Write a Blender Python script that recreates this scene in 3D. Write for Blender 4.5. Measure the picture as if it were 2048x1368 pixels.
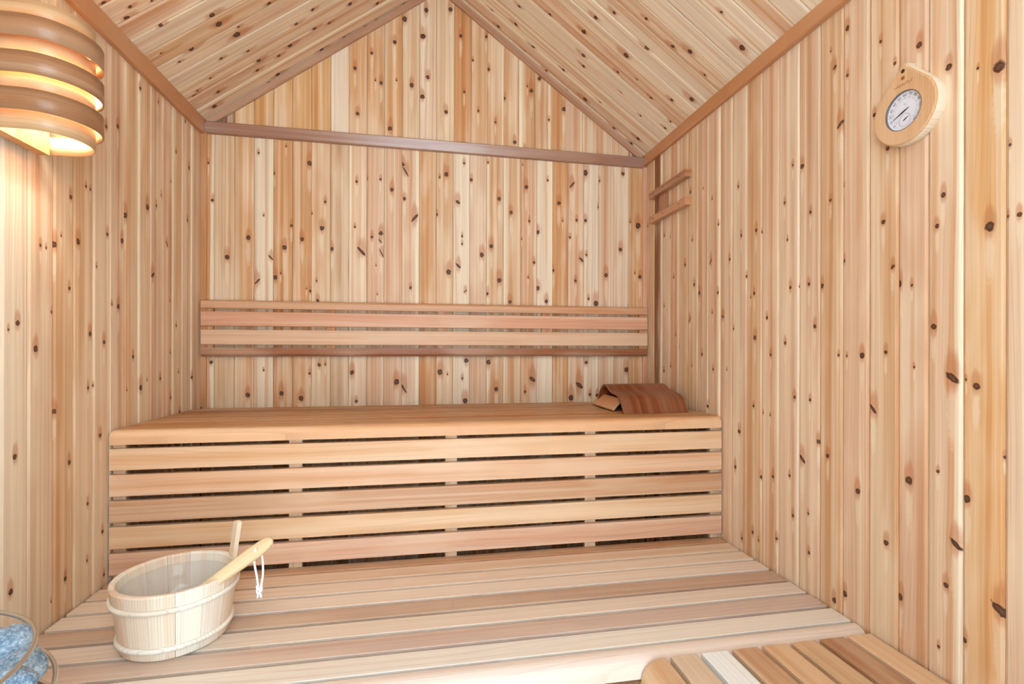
import bpy, math, random
from mathutils import Matrix, Vector

for _o in list(bpy.data.objects):
    bpy.data.objects.remove(_o, do_unlink=True)
SC = bpy.context.scene
COL = SC.collection

# ------------------------------------------------------------------ camera
CAM_Z = 1.16
FPX, YAW, ROLL, HORIZON = 996.12, 0.17992, 0.00199, 698.53      # for a 2048 x 1368 frame
cam_data = bpy.data.cameras.new('camera')
cam_data.sensor_width = 36.0
cam_data.lens = FPX * 36.0 / 2048.0
cam_data.shift_y = (HORIZON - 684.0) / 2048.0
cam_data.clip_start = 0.02
cam = bpy.data.objects.new('camera', cam_data)
COL.objects.link(cam)
cam.matrix_world = (Matrix.Translation((0, 0, CAM_Z)) @ Matrix.Rotation(-YAW, 4, 'Z')
                    @ Matrix.Rotation(math.pi / 2, 4, 'X') @ Matrix.Rotation(ROLL, 4, 'Z'))
SC.camera = cam

# ------------------------------------------------------------------ world, exposure
DAYLIGHT = 6.9
world = bpy.data.worlds.new('overcast_sky')
SC.world = world
world.use_nodes = True
_bg = world.node_tree.nodes['Background']
_bg.inputs['Color'].default_value = (0.76, 0.88, 1.0, 1.0)
_bg.inputs['Strength'].default_value = DAYLIGHT
SC.view_settings.view_transform = 'Standard'
SC.view_settings.look = 'None'
SC.view_settings.gamma = 1.0
SC.view_settings.use_curve_mapping = False
SC.view_settings.exposure = 0.26
SC.cycles.use_denoising = True
SC.cycles.max_bounces = 4
SC.cycles.diffuse_bounces = 4
SC.cycles.glossy_bounces = 2
SC.cycles.adaptive_threshold = 0.12
SC.cycles.adaptive_min_samples = 20
SC.cycles.use_light_tree = False
SC.cycles.transparent_max_bounces = 12
LAMP_POWER = 150.0

# ------------------------------------------------------------------ room measures (metres)
XL, XR = -0.9295, 1.1097            # left and right wall faces
YB, YFRONT = 2.3415, -0.30          # back wall face, front (glazed) wall
RIDGE_X, RIDGE_Z, SLOPE = 0.082, 2.855, 0.72
SLEN = math.sqrt(1 + SLOPE * SLOPE)
Z_LOW, Z_UP = 0.4544, 0.9104        # bench tops
Y_UPF = 1.690                       # face of the upper bench riser
def ceil_z(x): return RIDGE_Z - SLOPE * abs(x - RIDGE_X)

# ------------------------------------------------------------------ helpers
def lin(r, g, b):
    f = lambda c: (c / 255.0) / 12.92 if c <= 10.3 else (((c / 255.0) + 0.055) / 1.055) ** 2.4
    return (f(r), f(g), f(b))

def wmat(o):
    m = o.matrix_basis.copy()
    return wmat(o.parent) @ m if o.parent else m

def obj(name, me, mat=None, parent=None, M=None):
    o = bpy.data.objects.new(name, me)
    COL.objects.link(o)
    if mat is not None and me is not None and not me.materials:
        me.materials.append(mat)
    M = M or Matrix.Identity(4)
    if parent:
        o.parent = parent
        o.matrix_basis = wmat(parent).inverted() @ M
    else:
        o.matrix_basis = M
    return o

def thing(name, label, cat, loc=(0, 0, 0), group=None):
    o = obj(name, None, None, None, Matrix.Translation(loc))
    o.empty_display_size = 0.05
    return tag(o, label, cat, group)

def tag(o, label, cat, group=None):
    o['label'] = label
    o['category'] = cat
    if group: o['group'] = group
    return o

def struct(o, label=None):
    o['kind'] = 'structure'
    if label: o['label'] = label
    return o

def mesh(name, v, f, smooth=False):
    me = bpy.data.meshes.new(name)
    me.from_pydata([tuple(p) for p in v], [], f)
    me.update()
    if smooth:
        me.polygons.foreach_set('use_smooth', [True] * len(me.polygons))
    return me

def flip(prof):
    a = sum(prof[i][0] * prof[(i + 1) % len(prof)][1] - prof[(i + 1) % len(prof)][0] * prof[i][1] for i in range(len(prof)))
    return prof if a > 0 else prof[::-1]

def prism(name, prof, x0, x1, smooth=False):
    """profile (y, z) run along local x; x0, x1 are numbers or functions of y"""
    prof = flip(prof)
    n = len(prof)
    f0 = x0 if callable(x0) else (lambda y: x0)
    f1 = x1 if callable(x1) else (lambda y: x1)
    v = [(f0(y), y, z) for y, z in prof] + [(f1(y), y, z) for y, z in prof]
    f = [(i, (i + 1) % n, n + (i + 1) % n, n + i) for i in range(n)]
    f = [q[::-1] for q in f]
    f += [tuple(range(n)), tuple(range(2 * n - 1, n - 1, -1))]
    me = mesh(name, v, [q[::-1] for q in f])
    if smooth:
        me.polygons.foreach_set('use_smooth', [len(p.vertices) == 4 for p in me.polygons])
        for e in me.edges:
            pass
    return me

def box(name, sx, sy, sz, c=0.0):
    """box with its origin at the centre, long edges along x chamfered by c"""
    y, z = sy / 2, sz / 2
    if c <= 0:
        prof = [(-y, -z), (y, -z), (y, z), (-y, z)]
    else:
        prof = [(-y + c, -z), (y - c, -z), (y, -z + c), (y, z - c), (y - c, z), (-y + c, z), (-y, z - c), (-y, -z + c)]
    return prism(name, prof, -sx / 2, sx / 2)

def frame(O, ex, n):
    """matrix with local x = ex, local z = n, local y = n x ex"""
    ex = Vector(ex).normalized(); n = Vector(n).normalized(); ey = n.cross(ex)
    M = Matrix.Identity(4)
    for i in range(3):
        M[i][0], M[i][1], M[i][2], M[i][3] = ex[i], ey[i], n[i], O[i]
    return M

def tube(name, pts, r, seg=8, closed=False):
    pts = [Vector(p) for p in pts]
    n = len(pts)
    v, f = [], []
    up = None
    for i, p in enumerate(pts):
        a = pts[(i - 1) % n] if (closed or i > 0) else p
        b = pts[(i + 1) % n] if (closed or i < n - 1) else p
        t = (b - a).normalized()
        if up is None:
            up = t.orthogonal().normalized()
        up = (up - t * up.dot(t)).normalized()
        s = t.cross(up)
        rr = r[i] if isinstance(r, (list, tuple)) else r
        for k in range(seg):
            w = 2 * math.pi * k / seg
            v.append(p + (up * math.cos(w) + s * math.sin(w)) * rr)
    for i in range(n if closed else n - 1):
        j = (i + 1) % n
        off = 0
        if closed and j == 0:      # match the twist of the last ring
            d = [(v[i * seg] - v[k]).length for k in range(seg)]
            off = d.index(min(d))
        for k in range(seg):
            f.append((i * seg + k, i * seg + (k + 1) % seg, j * seg + (k + 1 + off) % seg, j * seg + (k + off) % seg))
    if not closed:
        f.append(tuple(range(seg))[::-1]); f.append(tuple((n - 1) * seg + k for k in range(seg)))
    return mesh(name, v, f, True)

def loft(name, rings, closed_u=True, cap=False, smooth=True):
    """quads between successive rings of points"""
    m = len(rings[0]); v = [p for r in rings for p in r]; f = []
    for i in range(len(rings) - 1):
        for k in range(m if closed_u else m - 1):
            f.append((i * m + k, i * m + (k + 1) % m, (i + 1) * m + (k + 1) % m, (i + 1) * m + k))
    if cap:
        f.append(tuple(range(m))[::-1]); f.append(tuple((len(rings) - 1) * m + k for k in range(m)))
    return mesh(name, v, f, smooth)

# ------------------------------------------------------------------ materials
class NT:
    def __init__(s, mat):
        mat.use_nodes = True
        s.t = mat.node_tree; s.n = s.t.nodes; s.n.clear()
    def add(s, typ, **kw):
        nd = s.n.new(typ)
        for k, v in kw.items(): setattr(nd, k, v)
        return nd
    def link(s, a, b): s.t.links.new(a, b)
    def put(s, sock, val):
        if hasattr(val, 'is_linked') or isinstance(val, bpy.types.NodeSocket): s.link(val, sock)
        else: sock.default_value = val
    def m(s, op, a, b=None, c=None, clamp=False):
        nd = s.add('ShaderNodeMath', operation=op, use_clamp=clamp)
        s.put(nd.inputs[0], a)
        if b is not None: s.put(nd.inputs[1], b)
        if c is not None: s.put(nd.inputs[2], c)
        return nd.outputs[0]
    def vec(s, x, y, z):
        nd = s.add('ShaderNodeCombineXYZ')
        for i, q in enumerate((x, y, z)): s.put(nd.inputs[i], q)
        return nd.outputs[0]
    def noise(s, v, scale=1.0, detail=2.0, rough=0.5):
        nd = s.add('ShaderNodeTexNoise')
        s.link(v, nd.inputs['Vector'])
        nd.inputs['Scale'].default_value = scale; nd.inputs['Detail'].default_value = detail
        nd.inputs['Roughness'].default_value = rough
        return nd.outputs['Fac']
    def remap(s, v, a, b, c, d, smooth=True):
        nd = s.add('ShaderNodeMapRange', interpolation_type='SMOOTHSTEP' if smooth else 'LINEAR')
        s.put(nd.inputs[0], v)
        for i, q in enumerate((a, b, c, d)): s.put(nd.inputs[i + 1], q)
        return nd.outputs[0]
    def mix(s, fac, a, b, blend='MIX'):
        nd = s.add('ShaderNodeMix', data_type='RGBA', blend_type=blend)
        s.put(nd.inputs[0], fac)
        for i, q in ((6, a), (7, b)):
            if isinstance(q, tuple): q = (q[0], q[1], q[2], 1.0)
            s.put(nd.inputs[i], q)
        return nd.outputs[2]
    def attr(s, name, alpha=False):
        nd = s.add('ShaderNodeAttribute', attribute_type='OBJECT', attribute_name=name)
        return (nd.outputs['Vector'], nd.outputs['Alpha']) if alpha else nd.outputs['Vector']
    def sep(s, v):
        nd = s.add('ShaderNodeSeparateXYZ'); s.link(v, nd.inputs[0]); return nd.outputs
    def bsdf(s, **kw):
        b = s.add('ShaderNodeBsdfPrincipled'); o = s.add('ShaderNodeOutputMaterial')
        for k, v in kw.items(): s.put(b.inputs[k.replace('_', ' ')], v)
        s.link(b.outputs[0], o.inputs[0]); return b

SAP = lin(240, 224, 196)
def wood(name, nk=0, rough=0.5, streak=0.32, lines=0.35, pale=0.5, spec=0.3, linefreq=120.0):
    """sawn cedar: board-local x runs along the grain, y across the face.
    per-object values: pa base colour, pb (sapwood below y, sapwood above y, seed), k0.. knots (x, y, radius)"""
    mat = bpy.data.materials.new(name); T = NT(mat)
    tc = T.add('ShaderNodeTexCoord').outputs['Object']
    x, y, z = T.sep(tc)
    base = T.attr('pa'); slo, shi, seed = T.sep(T.attr('pb'))
    sd = T.m('MULTIPLY', seed, 37.0)
    dmin, disp = None, None
    if nk:
        wob = T.noise(T.vec(T.m('MULTIPLY', x, 120.0), T.m('MULTIPLY', y, 120.0), sd), 1.0, 1.0)
        wob = T.m('MULTIPLY_ADD', wob, 1.5, 0.25)
        for i in range(nk):
            kv, sh = T.attr('k%d' % i, True)
            u, v, r = T.sep(kv)
            r = T.m('MAXIMUM', r, 0.0001)
            dx = T.m('SUBTRACT', x, u); dy = T.m('SUBTRACT', y, v)
            dx2 = T.m('MULTIPLY', dx, dx); dy2 = T.m('MULTIPLY', dy, dy)
            r2 = T.m('MULTIPLY', r, r)
            # spike knots are sheared ellipses
            ash = T.m('MINIMUM', T.m('ABSOLUTE', sh), 1.0)
            ds = T.m('MULTIPLY_ADD', dy, sh, dx)
            q = T.m('MULTIPLY', T.m('MULTIPLY', ds, ds), T.m('MULTIPLY_ADD', ash, 1.3, 0.8))
            q = T.m('DIVIDE', T.m('MULTIPLY_ADD', dy2, T.m('MULTIPLY_ADD', ash, -0.45, 1.0), q), r2)
            # grain bends round the knot over a length of several radii
            e = T.m('MULTIPLY_ADD', dx2, 0.07, dy2)
            k = T.m('DIVIDE', r2, T.m('MULTIPLY_ADD', r2, 0.5, e))
            dd = T.m('MULTIPLY', T.m('MULTIPLY', dy, k), -0.62)
            # reddish stain above, pale wood below
            up_ = T.m('MULTIPLY_ADD', r, -1.2, dx)
            h = T.m('DIVIDE', T.m('MULTIPLY_ADD', T.m('MULTIPLY', up_, up_), 0.14, dy2), r2)
            dn_ = T.m('MULTIPLY_ADD', r, 7.0, dx)
            pl = T.m('DIVIDE', T.m('MULTIPLY_ADD', T.m('MULTIPLY', dn_, dn_), 0.024, dy2), r2)
            dmin = q if dmin is None else T.m('MINIMUM', dmin, q)
            disp = dd if disp is None else T.m('ADD', disp, dd)
            hal = h if i == 0 else T.m('MINIMUM', hal, h)
            pal = pl if i == 0 else T.m('MINIMUM', pal, pl)
        y2 = T.m('ADD', y, disp)
    else:
        y2 = y
    big = T.noise(T.vec(T.m('MULTIPLY', x, 0.9), T.m('MULTIPLY', y2, 9.0), sd), 1.0, 1.0)
    st = T.noise(T.vec(T.m('MULTIPLY', x, 0.7), T.m('MULTIPLY', y2, 95.0), sd), 1.0, 2.0)
    fine = T.noise(T.vec(T.m('MULTIPLY', x, 5.0), T.m('MULTIPLY', y2, 620.0), sd), 1.0, 1.0, 0.6)
    long_ = T.noise(T.vec(T.m('MULTIPLY', x, 2.5), T.m('MULTIPLY', y2, 11.0), T.m('ADD', sd, 1.9)), 1.0, 2.0)
    # growth ring lines
    ph = T.m('MULTIPLY_ADD', big, 7.0, T.m('MULTIPLY', y2, linefreq))
    saw = T.m('FRACT', ph)
    ln = T.remap(saw, 0.72, 0.98, 0.0, 1.0)
    ln = T.m('MULTIPLY', ln, T.remap(long_, 0.62, 0.40, 0.1, 1.0))
    st2 = T.noise(T.vec(T.m('MULTIPLY', x, 0.55), T.m('MULTIPLY', y2, 42.0), T.m('ADD', sd, 3.7)), 1.0, 1.0)
    light = T.remap(st2, 0.50, 0.64, 0.0, pale)
    light = T.m('MAXIMUM', light, T.remap(long_, 0.46, 0.68, 0.0, pale))
    col = T.mix(light, base, T.mix(0.62, base, SAP))
    col = T.mix(T.remap(st2, 0.48, 0.30, 0.0, streak * 2.2), col, T.mix(1.0, col, lin(232, 190, 146), 'MULTIPLY'))
    val = T.m('ADD', T.m('MULTIPLY_ADD', T.m('SUBTRACT', st, 0.5), streak * 2.0, 1.0), T.m('MULTIPLY', T.m('SUBTRACT', fine, 0.5), streak * 0.8))
    # sapwood along an edge
    wav = T.m('MULTIPLY', T.m('SUBTRACT', big, 0.5), 0.03)
    yw = T.m('ADD', y2, wav)
    sm = T.m('MAXIMUM', T.remap(T.m('SUBTRACT', slo, yw), -0.002, 0.004, 0.0, 0.9), T.remap(T.m('SUBTRACT', yw, shi), -0.002, 0.004, 0.0, 0.9))
    col = T.mix(sm, col, SAP)
    col = T.mix(T.m('MULTIPLY', ln, lines), col, T.mix(0.75, col, lin(150, 84, 42), 'MULTIPLY'))
    vc = T.add('ShaderNodeCombineColor')
    T.put(vc.inputs[0], T.m('POWER', val, 0.8)); T.put(vc.inputs[1], val); T.put(vc.inputs[2], T.m('POWER', val, 1.25))
    col = T.mix(1.0, col, vc.outputs[0], 'MULTIPLY')
    if nk:
        q = T.m('MULTIPLY', dmin, wob)
        hq = T.m('MULTIPLY', hal, T.m('MULTIPLY_ADD', st, 2.4, -0.2))
        col = T.mix(T.remap(T.m('MULTIPLY', pal, wob), 0.2, 1.6, 0.45, 0.0), col, SAP)
        col = T.mix(T.remap(hq, 0.5, 3.8, 0.55, 0.0), col, lin(186, 112, 62))
        col = T.mix(T.remap(q, 0.6, 1.4, 1.0, 0.0), col, lin(84, 50, 33))
        col = T.mix(T.remap(q, 0.08, 0.4, 0.9, 0.0), col, lin(112, 78, 58))
    T.bsdf(Base_Color=col, Roughness=rough).inputs['Specular IOR Level'].default_value = spec
    return mat

def plain(name, rgb, rough=0.5, metal=0.0, spec=0.4, nscale=0.0, namp=0.0, emit=0.0):
    mat = bpy.data.materials.new(name); T = NT(mat)
    c = rgb
    if nscale:
        tc = T.add('ShaderNodeTexCoord').outputs['Object']
        f = T.remap(T.noise(tc, nscale, 4.0, 0.6), 0.3, 0.7, 1.0 - namp, 1.0 + namp, False)
        cc = T.add('ShaderNodeCombineColor')
        for i in range(3): T.put(cc.inputs[i], T.m('MULTIPLY', f, rgb[i]))
        c = cc.outputs[0]
    else:
        c = (rgb[0], rgb[1], rgb[2], 1.0)
    b = T.bsdf(Base_Color=c, Roughness=rough, Metallic=metal)
    b.inputs['Specular IOR Level'].default_value = spec
    if emit:
        b.inputs['Emission Color'].default_value = (rgb[0], rgb[1], rgb[2], 1.0)
        b.inputs['Emission Strength'].default_value = emit
    return mat

def clear(name, tint=(1, 1, 1), gloss=0.06, milky=0.0):
    mat = bpy.data.materials.new(name); T = NT(mat)
    tr = T.add('ShaderNodeBsdfTransparent'); tr.inputs[0].default_value = (*tint, 1)
    gl = T.add('ShaderNodeBsdfGlossy'); gl.inputs['Roughness'].default_value = 0.05
    mx = T.add('ShaderNodeMixShader'); mx.inputs[0].default_value = gloss
    T.link(tr.outputs[0], mx.inputs[1]); T.link(gl.outputs[0], mx.inputs[2])
    out = T.add('ShaderNodeOutputMaterial'); res = mx.outputs[0]
    if milky:
        df = T.add('ShaderNodeBsdfDiffuse'); df.inputs[0].default_value = (0.9, 0.9, 0.9, 1)
        m2 = T.add('ShaderNodeMixShader'); m2.inputs[0].default_value = milky
        T.link(res, m2.inputs[1]); T.link(df.outputs[0], m2.inputs[2]); res = m2.outputs[0]
    T.link(res, out.inputs[0]); return mat

WALL = {n: wood('knotty_cedar_%d' % n, n, 0.55, 0.26, 0.24, 0.75) for n in range(10)}
BENCH = wood('clear_cedar', 0, 0.42, 0.12, 0.20, 0.4, 0.35, 60.0)
TRIM = wood('trim_cedar', 0, 0.24, 0.07, 0.08, 0.2, 1.0, 60.0)
VENEER = wood('dark_veneer', 0, 0.35, 0.42, 0.45, 0.12, 0.4, 70.0)
PINE = wood('pale_pine', 0, 0.5, 0.10, 0.35, 0.3, 0.3, 150.0)
DARKGAP = plain('dark_backing', lin(48, 30, 20), 0.9, spec=0.1)

TONES = {
    't': lin(222, 178, 134), 'k': lin(224, 182, 145), 'p': lin(228, 192, 156), 'w': lin(236, 210, 178),
    'o': lin(215, 158, 106), 'y': lin(224, 172, 116), 'd': lin(150, 98, 66), 'b': lin(166, 98, 56),
    'g': lin(205, 164, 124)}
RNG = random.Random(7)
def dye(o, tone, sap=None, seed=None, jit=0.03):
    c = TONES[tone] if isinstance(tone, str) else tone
    g = 0.30 * c[0] + 0.55 * c[1] + 0.15 * c[2]
    c = (c[0] * 0.965, c[1] * 1.05, c[2] * 1.15)
    j = 1 + RNG.uniform(-jit, jit); h = RNG.uniform(-jit, jit) * 0.7
    o['pa'] = (min(1, c[0] * j), min(1, c[1] * j * (1 - h * 0.4)), min(1, c[2] * j * (1 - h)))
    lo, hi = sap if sap else (-1.0, 1.0)
    o['pb'] = (lo, hi, RNG.random() * 9 if seed is None else seed)
    return o

def slat_prof(w, t, c=0.003):
    return [(c, -t), (w - c, -t), (w, -t + c), (w, -c), (w - c, 0), (c, 0), (0, -c), (0, -t + c)]

def plank_prof(w, cw, cd, t=0.012, g=0.0005):
    return [(g, -t), (w - g, -t), (w - g, -cd), (w - cw, 0), (cw, 0), (g, -cd)]

def plank_row(parent, base, t, ex, n, edges, x0, x1, knots, tones, cw=0.004, cd=0.003, sap_p=0.35, seed=1, name='plank'):
    """tongue-and-groove planks side by side: coordinate e along t, length along ex"""
    rg = random.Random(seed)
    base, t, ex, n = map(Vector, (base, t, ex, n))
    ey = n.normalized().cross(ex.normalized())
    s = 1 if ey.dot(t) > 0 else -1
    out = []
    edges = sorted(edges)
    for i in range(len(edges) - 1):
        a, b = edges[i], edges[i + 1]; w = b - a
        o0 = a if s > 0 else b
        f0 = (lambda y, o0=o0: x0(o0 + s * y)) if callable(x0) else x0
        f1 = (lambda y, o0=o0: x1(o0 + s * y)) if callable(x1) else x1
        ks = [(k[1], (k[0] - o0) * s, k[2], k[3] if len(k) > 3 else 0.0) for k in knots if a - 0.002 <= k[0] < b - 0.002]
        ks = sorted(ks, key=lambda k: -k[2])[:9]
        nk = len(ks)
        me = prism(name, plank_prof(w, cw, cd), f0, f1)
        o = obj(name, me, WALL[nk], parent, frame(base + t * o0, ex, n))
        tn = tones[i] if tones and i < len(tones) else rg.choice('ttkkkpptw')
        sap = None
        up = tn.isupper(); tn = tn.lower()
        if up or rg.random() < sap_p:
            q = rg.uniform(0.008, 0.02)
            sap = (-1.0, w - q) if rg.random() < 0.5 else (q, 1.0)
        dye(o, tn, sap)
        for j, k in enumerate(ks): o['k%d' % j] = k
        out.append(o)
    return out

def slat(parent, name, mat, tone, O, ex, n, L, w, t=0.020, c=0.0012, sap=None):
    """board with its top face at O + local z, local x along ex, width along n x ex"""
    o = obj(name, prism(name, slat_prof(w, t, c), 0, L), mat, parent, frame(O, ex, n))
    return dye(o, tone, sap)
K_RIGHT = [
    (1.923,1.821,0.0055), (1.826,1.805,0.0029), (1.764,1.746,0.0034), (1.602,1.741,0.0047), (1.722,1.636,0.0044), (1.505,1.563,0.0054), (1.477,1.551,0.0039),
    (1.585,1.563,0.0046), (2.15,1.69,0.0048), (2.095,1.67,0.0046), (1.907,1.617,0.0043), (1.965,1.523,0.0063), (2.063,1.484,0.0046), (1.773,1.504,0.0068,1.2),
    (1.651,1.491,0.0048), (1.556,1.415,0.0046), (1.515,1.351,0.005), (1.533,1.339,0.0025), (1.893,1.429,0.0061), (1.854,1.39,0.0065), (1.725,1.377,0.005),
    (2.151,1.362,0.0041), (1.762,1.304,0.0034), (1.693,1.284,0.006,-0.5), (1.927,1.286,0.0068,1.2), (1.451,1.265,0.0048), (1.511,1.201,0.0069), (1.627,1.236,0.0037),
    (2.043,1.225,0.0032), (2.017,1.171,0.0051), (1.833,1.142,0.0053), (1.433,1.144,0.0043), (1.371,1.617,0.0041), (1.359,1.499,0.0036), (1.346,1.351,0.0045),
    (1.312,1.349,0.0025), (1.272,1.351,0.0047), (1.224,1.34,0.0058), (1.267,1.559,0.0042), (1.195,1.573,0.0036), (1.25,1.228,0.0055), (1.368,1.181,0.005),
    (1.489,1.175,0.0025), (1.522,1.174,0.0025), (1.299,1.704,0.0065), (1.337,1.721,0.0036), (2.323,1.776,0.0037), (1.141,2.013,0.0062), (1.043,1.919,0.0036),
    (1.038,1.899,0.0025), (0.947,1.852,0.0066), (1.006,1.844,0.0035), (0.825,1.732,0.0025), (0.788,1.714,0.01), (0.882,1.766,0.0063), (1.14,1.888,0.0039),
    (1.195,1.984,0.0025), (1.163,1.769,0.0079,0.8), (1.06,1.746,0.0044), (1.024,1.648,0.0043), (0.769,1.554,0.0028), (0.91,1.581,0.0025), (1.073,1.559,0.0026),
    (1.181,1.932,0.0056,0.3), (1.152,1.599,0.0031), (1.195,1.573,0.004), (1.035,1.473,0.005), (0.893,1.495,0.0051), (0.906,1.431,0.0045), (0.803,1.406,0.0081),
    (0.773,1.418,0.0028), (0.753,1.416,0.0044), (1.151,1.398,0.0047), (1.01,1.359,0.0049,0.4), (0.994,1.317,0.0069), (0.963,1.309,0.003), (0.913,1.212,0.0058),
    (1.094,1.146,0.0067), (1.14,1.144,0.0027), (1.028,1.155,0.0043), (1.167,1.146,0.0036), (1.834,1.141,0.0053), (1.755,1.084,0.0045), (2.152,1.061,0.0054),
    (2.088,1.084,0.004), (1.911,1.093,0.003), (1.433,1.144,0.0038), (1.794,0.937,0.0052), (1.594,0.87,0.0067), (1.517,0.969,0.0045), (1.616,0.739,0.0058),
    (1.435,0.949,0.0028), (1.328,1.017,0.0049), (1.267,1.015,0.0042), (1.478,0.737,0.0058), (1.422,0.754,0.0042), (1.348,0.775,0.004), (1.237,0.899,0.0054),
    (1.297,0.837,0.0087,-0.8), (1.203,0.866,0.0053), (1.334,0.657,0.0044), (1.273,0.683,0.003), (1.52,0.539,0.005), (1.578,0.497,0.0046), (1.49,0.523,0.0029),
    (1.546,0.52,0.0025), (1.405,0.561,0.0046), (1.202,0.751,0.0025), (1.468,0.952,0.0025), (1.667,1.086,0.0027), (1.062,1.012,0.008,-1), (1.045,0.991,0.0025),
    (1.106,0.795,0.0068), (0.969,0.859,0.0081), (1.002,0.862,0.0031), (0.903,0.895,0.0032), (0.873,1.101,0.0109,-0.6), (0.847,1.099,0.0025), (0.827,1.087,0.0065),
    (0.845,0.853,0.0073), (1.026,0.692,0.0057), (0.866,0.75,0.0092,-0.7), (0.778,0.953,0.0025), (0.957,1.121,0.0025), (1.146,0.511,0.007), (1.18,0.477,0.0064),
    (0.99,0.579,0.0069), (0.886,0.655,0.005), (0.901,0.514,0.0032), (0.784,0.653,0.0114,-0.6), (0.849,0.558,0.0055), (0.813,0.673,0.0025), (1.27,0.57,0.0043),
   ]
K_LEFT = [
    (1.532,1.567,0.0051), (1.594,1.616,0.0037), (1.612,1.613,0.0029), (1.424,1.415,0.0036), (1.443,1.413,0.0029), (1.473,1.428,0.0068), (1.496,1.455,0.0025),
    (1.562,1.454,0.0072), (1.691,1.503,0.0053), (1.766,1.499,0.0074), (1.785,1.585,0.0075), (1.914,1.647,0.0091), (1.972,1.668,0.0047), (2.007,1.715,0.0048,-0.7),
    (2.075,1.789,0.0027), (2.116,1.916,0.0045), (2.224,1.894,0.0059), (2.211,1.678,0.0053), (2.048,1.547,0.0065,-1.2), (1.949,1.419,0.0082,0.6), (1.527,1.321,0.0043),
    (1.714,1.295,0.0031), (1.746,1.291,0.0064), (1.354,1.219,0.0058), (1.613,1.202,0.0058), (2.07,1.339,0.0027), (2.119,1.248,0.0045), (1.463,1.253,0.0034),
    (1.64,1.398,0.0025), (1.327,1.203,0.0025), (1.409,1.159,0.007), (1.604,1.048,0.0041), (1.629,1.053,0.0025), (1.474,0.997,0.0053), (1.659,0.904,0.006),
    (1.346,0.908,0.0057), (1.528,0.854,0.0055), (1.543,0.844,0.0025), (1.603,0.72,0.0041), (1.67,0.617,0.0049), (1.601,0.56,0.0035), (1.513,0.548,0.0049),
    (1.335,0.599,0.0061), (1.463,0.513,0.0026), (1.678,0.486,0.0043), (1.828,1.133,0.0054), (1.873,1.028,0.0083), (2.001,1.052,0.0052), (2.138,1.068,0.004),
    (2.074,1.145,0.0031), (2.254,1.042,0.0067), (2.079,0.975,0.0054), (2.147,0.912,0.0056), (1.701,0.956,0.0025), (1.793,1.026,0.0026), (1.912,1.052,0.0028),
    (1.676,1.179,0.0055), (1.868,2.033,0.0051), (1.983,2.043,0.0037), (1.661,1.961,0.0025), (1.684,1.824,0.0051), (1.742,1.85,0.0059), (2.191,2.068,0.0053),
   ]
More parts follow.
